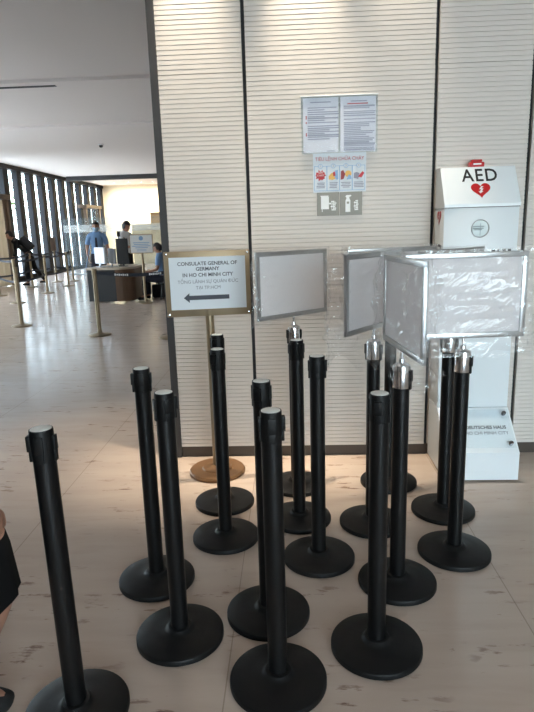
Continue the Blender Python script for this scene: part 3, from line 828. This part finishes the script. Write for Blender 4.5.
# glass partition and cream-side counter at the far end
t = thing('glass_partition', 'low glass partition with a frosted band in front of the cream wall', 'glass partition', (-6.2, 21.5, 0))
b = bm_(); box(b, (0, 0, 1.05), (4.2, .02, 2.0)); finish('pane', b, M_glass, t)
b = bm_(); box(b, (0, -.014, 1.68), (4.2, .006, .26)); finish('frosted_band', b, M_frost, t)
b = bm_(); box(b, (0, 0, .025), (4.2, .06, .05)); finish('floor_rail', b, M_alu, t)
t = thing('reception_counter', 'stepped beige reception counter against the far cream wall', 'counter', (-6.2, 28.2, 0))
b = bm_(); box(b, (0, 0, .9), (2.6, .5, 1.8)); finish('counter_body', b, mat('counter_beige', rgb(196, 176, 140), .6), t)
b = bm_(); box(b, (.35, .05, 2.1), (1.5, .36, .58)); finish('upper_cabinet', b, mat('counter_tan', rgb(168, 138, 100), .6), t)
b = bm_(); box(b, (0, -.02, 1.82), (2.7, .58, .06)); finish('counter_top', b, mat('counter_cream', rgb(214, 198, 164), .5), t)

# ------------------------------------------------------------------ people
def skin_mesh(V, E, sub=2):
    """V: list of (pos, rx, ry); E: edges; returns an evaluated mesh grown with a Skin modifier"""
    me = bpy.data.meshes.new('tmp'); me.from_pydata([v[0] for v in V], E, [])
    o = bpy.data.objects.new('tmp', me); COL.objects.link(o)
    m = o.modifiers.new('s', 'SKIN'); m.use_smooth_shade = True
    for i, d in enumerate(me.skin_vertices[0].data):
        d.radius = (V[i][1], V[i][2]); d.use_root = (i == 0)
    s = o.modifiers.new('u', 'SUBSURF'); s.levels = sub; s.render_levels = sub
    dg = bpy.context.evaluated_depsgraph_get()
    out = bpy.data.meshes.new_from_object(o.evaluated_get(dg))
    bpy.data.objects.remove(o); bpy.data.meshes.remove(me)
    return out

def head_into(bm, M, k=1., mi=0):
    nu, nv = 32, 24; rings = []
    for j in range(1, nv):
        ph = PI * j / nv; r = []
        for i in range(nu):
            th = 2 * PI * i / nu
            d = Vector((math.sin(ph) * math.cos(th), math.sin(ph) * math.sin(th), math.cos(ph)))
            p = Vector((d.x * .098, d.y * .076, d.z * .122))
            if d.z < 0: p.y *= 1 - .34 * (-d.z) ** 1.3; p.x = p.x * (1 - .22 * -d.z) + .014 * -d.z
            if d.x > 0: p.x *= .93
            g = lambda y0, z0, sy, sz: math.exp(-((p.y - y0) / sy) ** 2 - ((p.z - z0) / sz) ** 2) if d.x > 0 else 0
            p.x += .022 * g(0, -.022, .013, .022) + .012 * g(0, -.002, .009, .03)
            p.x -= .010 * (g(.031, .006, .017, .013) + g(-.031, .006, .017, .013))
            p.x += .006 * g(0, .03, .05, .012) + .006 * g(0, -.062, .022, .007) + .005 * g(0, -.074, .018, .006) + .008 * g(0, -.1, .022, .014)
            r.append(M @ (p * k))
        rings.append(r)
    loft(bm, rings, mi)
    for s in (-1, 1):
        T = M @ Matrix.Translation((-.006 * k, s * .077 * k, -.005 * k)) @ Matrix.Rotation(.25 * s, 4, 'Z') @ Matrix.Diagonal((.017 * k, .008 * k, .030 * k, 1))
        r = bmesh.ops.create_icosphere(bm, subdivisions=2, radius=1., matrix=T)
        for v in r['verts']:
            for f in v.link_faces: f.material_index = mi

def hair_bm(M, k=1., longh=0.):
    bm = bm_(); nu, nv = 36, 26; grid = []
    for j in range(nv + 1):
        ph = PI * .86 * j / nv; r = []
        for i in range(nu):
            th = 2 * PI * i / nu
            d = Vector((math.sin(ph) * math.cos(th), math.sin(ph) * math.sin(th), math.cos(ph)))
            n = 1 + .05 * noise.noise(d * 6)
            p = Vector((d.x * .109 - .004, d.y * .090, d.z * .134 + .004)) * n
            if longh and d.z < 0 and d.x < .35: p.z -= longh * (-d.z); p.x = min(p.x, .03)
            r.append(p)
        grid.append(r)
    V = [[bm.verts.new(M @ (p * k)) for p in r] for r in grid]
    for a, b_, ga in zip(V, V[1:], grid):
        for i in range(nu):
            q = ga[i]
            if q.x > .025 and q.z < .062: continue              # face opening
            if q.z < -.03 and q.x > -.02 and not longh: continue
            if q.z < -.07 and not longh: continue
            bm.faces.new((a[i], a[(i + 1) % nu], b_[(i + 1) % nu], b_[i]))
    bmesh.ops.delete(bm, geom=[v for v in bm.verts if not v.link_faces], context='VERTS')
    bmesh.ops.solidify(bm, geom=bm.faces[:], thickness=-.006)
    return bm

def hand_into(bm, wrist, d, back, thumb, k=1., curl=.35, mi=0):
    """wrist position, finger direction d, back-of-hand normal, thumb side direction"""
    w = Vector(wrist); d = Vector(d).normalized(); t = Vector(thumb); t = (t - d * t.dot(d)).normalized(); n = d.cross(t)
    if n.dot(Vector(back)) < 0: n = -n
    P = lambda a, b_, c: w + (d * a + t * b_ + n * c) * k
    pal = [(P(-.03, 0, 0), .022 * k, .018 * k), (P(.02, 0, 0), .032 * k, .015 * k), (P(.055, 0, 0), .040 * k, .0135 * k), (P(.088, 0, -.001), .040 * k, .011 * k)]
    rings = []
    for (p, ra, rb) in pal:
        rings.append([p + t * ra * math.cos(2 * PI * i / 16) + n * rb * math.sin(2 * PI * i / 16) for i in range(16)])
    loft(bm, rings, mi)
    for j, (off, L) in enumerate(((.028, .070), (.0095, .079), (-.0095, .073), (-.028, .056))):
        pos = P(.070, off, 0); ang = .1; V = [(pos, .0098 * k, .0098 * k)]
        base = P(.092, off, -.001); V.append((base, .0098 * k, .0095 * k)); cur = base
        for s, f in enumerate((.45, .31, .24)):
            ang += curl * (1 + .15 * j) * (.8 if s == 0 else 1.)
            cur = cur + (d * math.cos(ang) - n * math.sin(ang) + t * off * .6) * L * f * k
            V.append((cur, (.0088 - .0008 * s) * k, (.0085 - .0008 * s) * k))
        me = skin_mesh(V, [(i, i + 1) for i in range(len(V) - 1)], 1); add_mesh(bm, me, mi); bpy.data.meshes.remove(me)
    V = [(P(.018, .022, -.004), .0135 * k, .013 * k), (P(.045, .046, -.012), .0115 * k, .011 * k), (P(.072, .056, -.018), .0098 * k, .0092 * k), (P(.093, .056, -.024), .0082 * k, .0076 * k)]
    me = skin_mesh(V, [(0, 1), (1, 2), (2, 3)], 1); add_mesh(bm, me, mi); bpy.data.meshes.remove(me)

DEF = dict(pelvis=(0, 0, .93), belly=(.01, 0, 1.08), chest=(.01, 0, 1.27), nb=(-.01, 0, 1.43), neck=(.0, 0, 1.49), head=(.025, 0, 1.60),
           shL=(0, .175, 1.39), shR=(0, -.175, 1.39), elL=(-.02, .23, 1.11), elR=(-.02, -.23, 1.11), wrL=(.05, .245, .87), wrR=(.05, -.245, .87),
           hipL=(0, .09, .90), hipR=(0, -.09, .90), knL=(.02, .1, .50), knR=(.02, -.1, .50), anL=(-.02, .1, .09), anR=(-.02, -.1, .09), yaw=0., tilt=0.)
def person(label, x, y, rz, over, top, bottom, k=1., hair_long=0., mask=None, sleeves='short', shoes=None, skirt=None, curl=.4, z0=0., handdirs=None, group=None):
    J = dict(DEF); J.update(over)
    t = thing('person', label, 'person', (x, y, z0), rz, group)
    v = {n: Vector(p) * k for n, p in J.items() if isinstance(p, tuple)}
    for s in 'LR':
        if 'toe' + s not in v: v['toe' + s] = v['an' + s] + Vector((.16, .02 if s == 'L' else -.02, -.055)) * k
    R = dict(pelvis=(.135, .10), belly=(.12, .092), chest=(.14, .105), nb=(.075, .07), neck=(.052, .055), head=(.05, .05), sh=(.058, .058), el=(.042, .042), wr=(.027, .024),
             hip=(.088, .088), kn=(.058, .058), an=(.038, .038), toe=(.036, .028))
    def rad(n, f=1.):
        a, b_ = R[n[:-1] if n[-1] in 'LR' and n[:-1] in R else n]; return a * f * k, b_ * f * k
    names = ['pelvis', 'belly', 'chest', 'nb', 'neck', 'head'] + [a + s for s in 'LR' for a in ('sh', 'el', 'wr', 'hip', 'kn', 'an', 'toe')]
    ed = [('pelvis', 'belly'), ('belly', 'chest'), ('chest', 'nb'), ('nb', 'neck'), ('neck', 'head')]
    for s in 'LR': ed += [('nb', 'sh' + s), ('sh' + s, 'el' + s), ('el' + s, 'wr' + s), ('pelvis', 'hip' + s), ('hip' + s, 'kn' + s), ('kn' + s, 'an' + s), ('an' + s, 'toe' + s)]
    def grow(sel, f, endcut=None):
        idx = {n: i for i, n in enumerate(sel)}; VV = []
        for n in sel:
            p = v[n].copy()
            if endcut and n in endcut: p = v[endcut[n][0]].lerp(v[n], endcut[n][1])
            VV.append((p, *rad(n, f)))
        return skin_mesh(VV, [(idx[a], idx[b_]) for a, b_ in ed if a in idx and b_ in idx], 2)
    segs = [(a, c, v[a], v[c], sum(rad(a)) / 2, sum(rad(c)) / 2) for a, c in ed]
    def region(p):
        best = None
        for a, c, A, B, ra, rb in segs:
            d = B - A; u = max(0., min(1., (p - A).dot(d) / d.length_squared)); q = (p - A - d * u).length / (ra + (rb - ra) * u)
            if best is None or q < best[0]: best = (q, a, c, u)
        return best[1:]
    body_me = grow(names, 1.)
    def garment(name, keep, off, m):
        g = bm_(); add_mesh(g, body_me); g.normal_update()
        kill = [f for f in g.faces if not keep(*region(f.calc_center_median()))]
        bmesh.ops.delete(g, geom=kill, context='FACES')
        nn = [(w_, w_.normal.copy()) for w_ in g.verts]
        for w_, n_ in nn: w_.co += n_ * off * k
        bmesh.ops.smooth_vert(g, verts=[w_ for w_ in g.verts if w_.is_boundary], factor=.5, use_axis_x=True, use_axis_y=True, use_axis_z=True)
        bmesh.ops.solidify(g, geom=g.faces[:], thickness=.004)
        finish(name, g, m, t, 60)
    b = bm_(); add_mesh(b, body_me)
    hd = (v['head'] - v['neck']).normalized()
    HM = Matrix.Translation(v['head']) @ Matrix.Rotation(J['yaw'], 4, 'Z') @ Matrix.Rotation(J['tilt'], 4, 'Y')
    head_into(b, HM, k)
    for s, sg in (('L', 1), ('R', -1)):
        dd = (v['wr' + s] - v['el' + s]).normalized()
        hdv = handdirs.get(s) if handdirs else None
        hand_into(b, v['wr' + s], hdv[0] if hdv else dd, hdv[1] if hdv else (0, sg, 0), hdv[2] if hdv else (1, 0, .1), k * .98, curl)
    finish('body', b, M_skin, t, 60)
    finish('hair', hair_bm(HM, k, hair_long), M_hair, t, 60)
    b = bm_()
    for s in (-1, 1):
        bmesh.ops.create_icosphere(b, subdivisions=2, radius=.0085 * k, matrix=HM @ Matrix.Translation((.074 * k, s * .031 * k, .006 * k)) @ Matrix.Diagonal((.8, 1.4, .8, 1)))
    finish('eyes', b, M_eye, t, 60)
    if mask:
        b = bm_(); rr = []
        for j in range(6):
            zz = (-.012 - j * .019) * k; ring = []
            for i in range(11):
                a = -1.25 + 2.5 * i / 10; rx, ry = (.108 - .004 * abs(j - 2)) * k, (.082 - .006 * j) * k
                ring.append(b.verts.new(HM @ Vector((rx * math.cos(a) * (1.06 if i == 5 and j < 3 else 1), ry * math.sin(a), zz))))
            rr.append(ring)
        for a_, c_ in zip(rr, rr[1:]):
            for i in range(10): b.faces.new((a_[i], a_[i + 1], c_[i + 1], c_[i]))
        bmesh.ops.solidify(b, geom=b.faces[:], thickness=.003); finish('face_mask', b, mask, t, 60)
    else:
        b = bm_(); bmesh.ops.create_icosphere(b, subdivisions=2, radius=1., matrix=HM @ Matrix.Translation((.092 * k, 0, -.067 * k)) @ Matrix.Diagonal((.007 * k, .022 * k, .0065 * k, 1))); finish('lips', b, M_lip, t, 60)
    def is_top(a, c, u):
        if a in ('pelvis', 'belly', 'chest') and not c.startswith('hip'): return True
        if a == 'nb': return c.startswith('sh') or u < .45
        if a.startswith('sh'): return sleeves == 'long' or u < .72
        return a.startswith('el') and sleeves == 'long' and u < .9
    def is_low(a, c, u):
        if a == 'pelvis': return c.startswith('hip') or u < .45
        return a.startswith('hip') or (a.startswith('kn') and u < .93)
    garment('shirt', is_top, .014, top)
    if skirt: 
        b = bm_(); loft(b, [[(c[0] + rx * math.cos(2 * PI * i / 40) * (1 + .03 * math.sin(i * 2.4) * j / len(skirt)), c[1] + ry * math.sin(2 * PI * i / 40), c[2] + (c[3] if len(c) > 3 else 0) * math.cos(2 * PI * i / 40)) for i in range(40)] for j, (c, rx, ry) in enumerate(skirt)], cap=False)
        bmesh.ops.solidify(b, geom=b.faces[:], thickness=.005); finish('skirt', b, bottom, t, 60)
    else:
        garment('trousers', is_low, .019, bottom)
    bpy.data.meshes.remove(body_me)
    for s in 'LR':
        a, c = v['an' + s], v['toe' + s]; f = (c - a); f.z = 0; f.normalize()
        V = [(Vector((a.x, a.y, a.z - .045 * k)) - f * .035 * k, .045 * k, .045 * k), (a.lerp(c, .5) + Vector((0, 0, -.008)) * k, .046 * k, .040 * k), (c + f * .01, .045 * k, .032 * k)]
        b = bm_(); me = skin_mesh(V, [(0, 1), (1, 2)], 2); add_mesh(b, me); bpy.data.meshes.remove(me); finish('shoe', b, shoes or M_blackc, t, 60)
    return t, v, HM

# woman in black at the left edge
person('woman in a black dress standing at the left edge, her hand hanging down', -1.112, 1.50, 0.0,
       dict(shR=(.03, -.16, 1.39), elR=(.22, -.20, 1.13), wrR=(.345, -.165, .865), shL=(0, .16, 1.39), elL=(-.10, .21, 1.13), wrL=(-.12, .22, .88),
            knR=(.09, -.085, .48), anR=(-.06, -.09, .09), toeR=(.09, -.095, .035), knL=(.205, .08, .452), anL=(.04, .05, .09), toeL=(.195, .045, .035)),
       M_dress, M_dress, k=.94, sleeves='long',
       skirt=[((0, 0, .97), .112, .150), ((.005, 0, .88), .155, .178), ((.025, 0, .74), .185, .188), ((.045, 0, .58), .205, .20), ((.052, 0, .434), .213, .205)],
       handdirs={'R': ((.0, .03, -1), (1, -.3, 0), (.3, 1, 0))}, curl=.75)
lady = [o for o in COL.objects if o.get('category') == 'person'][-1]
b = bm_(); bmesh.ops.create_icosphere(b, subdivisions=3, radius=.048, matrix=Matrix.Translation((-.105, 0, 1.53)) @ Matrix.Diagonal((.8, 1.1, 1, 1))); finish('hair_bun', b, M_hair, lady, 60)
# guard behind the desk
t, v, HM = person('guard in light blue shirt and dark tie standing left of the lobby desk', -4.66, 14.1, math.radians(-80), dict(elR=(-.03, -.25, 1.12), wrR=(.06, -.22, .9)), M_shirt, M_navy, k=1.03, mask=M_mask)
b = bm_(); prism(b, [(-.02, 0), (.02, 0), (.032, -.30), (0, -.36), (-.032, -.30)], .008, Matrix.Translation((.135, 0, 1.40)) @ Matrix(((0, 0, 1, 0), (1, 0, 0, 0), (0, 1, 0, 0), (0, 0, 0, 1))))
finish('tie', b, M_navy, t)
# person in white behind the desk
person('person in white shirt with black hair standing behind the lobby desk, turned right', -4.05, 14.4, math.radians(-25),
       dict(wrR=(.33, -.16, 1.12), elR=(.12, -.24, 1.12), wrL=(.30, .16, 1.10), elL=(.1, .24, 1.12), head=(.06, 0, 1.59), tilt=.3), M_white, M_blackc, k=1.03)
# seated person in blue
person('person in light blue shirt sitting low beside the wooden desk end', -2.82, 12.95, math.radians(178),
       dict(pelvis=(0, 0, .50), belly=(.03, 0, .66), chest=(.06, 0, .85), nb=(.07, 0, 1.01), neck=(.09, 0, 1.07), head=(.12, 0, 1.18), shL=(.07, .175, .98), shR=(.07, -.175, .98),
            elL=(.10, .23, .72), elR=(.10, -.23, .72), wrL=(.33, .15, .66), wrR=(.33, -.15, .66), hipL=(.03, .09, .48), hipR=(.03, -.09, .48), knL=(.45, .12, .50), knR=(.45, -.12, .50),
            anL=(.46, .12, .09), anR=(.42, -.12, .09), tilt=.35), M_shirt, M_navy, k=.96)
t = thing('stool', 'dark low stool under the seated person in blue', 'stool', (-2.80, 12.95, 0))
b = bm_(); lathe(b, [(0, .34), (.18, .34), (.19, .36), (.18, .385), (0, .385)], 28); finish('seat', b, M_desk, t, 40)
for a in range(4):
    b = bm_(); q = a * PI / 2 + .78; tube(b, [(.10 * math.cos(q), .10 * math.sin(q), .345), (.16 * math.cos(q), .16 * math.sin(q), .0)], .014); finish('leg', b, M_trim, t, 40)
# bending man with a backpack
t, v, HM = person('man in dark clothes with a backpack leaning over the queue belt at the left', -8.02, 17.5, math.radians(205),
       dict(pelvis=(-.12, 0, .90), belly=(-.02, 0, 1.03), chest=(.13, 0, 1.18), nb=(.24, 0, 1.31), neck=(.30, 0, 1.36), head=(.36, 0, 1.46), shL=(.22, .17, 1.27), shR=(.22, -.17, 1.27),
            elL=(.24, .2, 1.02), elR=(.24, -.2, 1.02), wrL=(.30, .12, .86), wrR=(.30, -.12, .86), hipL=(-.12, .09, .88), hipR=(-.12, -.09, .88), knL=(.0, .1, .48), knR=(-.22, -.1, .47),
            anL=(.0, .1, .09), anR=(-.48, -.1, .12), tilt=.35), M_blackc, M_blackc, k=1.04, sleeves='long')
b = bm_(); box(b, (0, 0, 0), (.24, .32, .46), bev=.07)
bp = finish('backpack', b, mat('black_backpack_nylon', rgb(20, 21, 26), .6), None, 50, loc=(-8.02 + .075, 17.5 + .035, 1.27), rot=(0, math.radians(40), math.radians(205)))
tag(bp, 'black backpack on the back of the bending man at the left', 'backpack')

# ------------------------------------------------------------------ light
w = bpy.data.worlds.new('sky'); S.world = w; w.use_nodes = True
N = w.node_tree.nodes; L = w.node_tree.links
bg = N['Background']; sk = N.new('ShaderNodeTexSky'); sk.sky_type = 'NISHITA'; sk.sun_disc = False
sk.sun_elevation = math.radians(55); sk.sun_rotation = math.radians(120); sk.dust_density = 3.; sk.air_density = 1.2
mx = N.new('ShaderNodeMix'); mx.data_type = 'RGBA'; mx.inputs[0].default_value = .75
L.new(sk.outputs[0], mx.inputs[6]); mx.inputs[7].default_value = (.92, 1., 1.08, 1)
L.new(mx.outputs[2], bg.inputs['Color']); bg.inputs['Strength'].default_value = 5.

def area(name, loc, tgt, sx, sy, e, col):
    l = bpy.data.lights.new(name, 'AREA'); l.shape = 'RECTANGLE'; l.size = sx; l.size_y = sy; l.energy = e; l.color = col
    o = bpy.data.objects.new(name, l); COL.objects.link(o); o.location = loc
    o.rotation_euler = (Vector(tgt) - Vector(loc)).to_track_quat('-Z', 'Y').to_euler(); return o
# daylight coming in through the window behind the viewer
area('window_daylight', (3.2, Y0 - .35, 1.7), (3.0, 3, 1.5), 5.6, 2.8, 300, (.72, .88, 1.))
# daylight coming in through the slit facade
area('facade_daylight', (XL - .5, 18.5, 1.9), (0, 18.5, 1.7), 22., 3.4, 950, (.95, .97, 1.))

S.view_settings.view_transform = 'Standard'; S.view_settings.look = 'None'; S.view_settings.gamma = 1.; S.view_settings.use_curve_mapping = False
S.view_settings.exposure = .24
S.cycles.use_denoising = True
S.cycles.max_bounces = 10; S.cycles.transparent_max_bounces = 24; S.cycles.diffuse_bounces = 5
S.cycles.sample_clamp_indirect = 6.
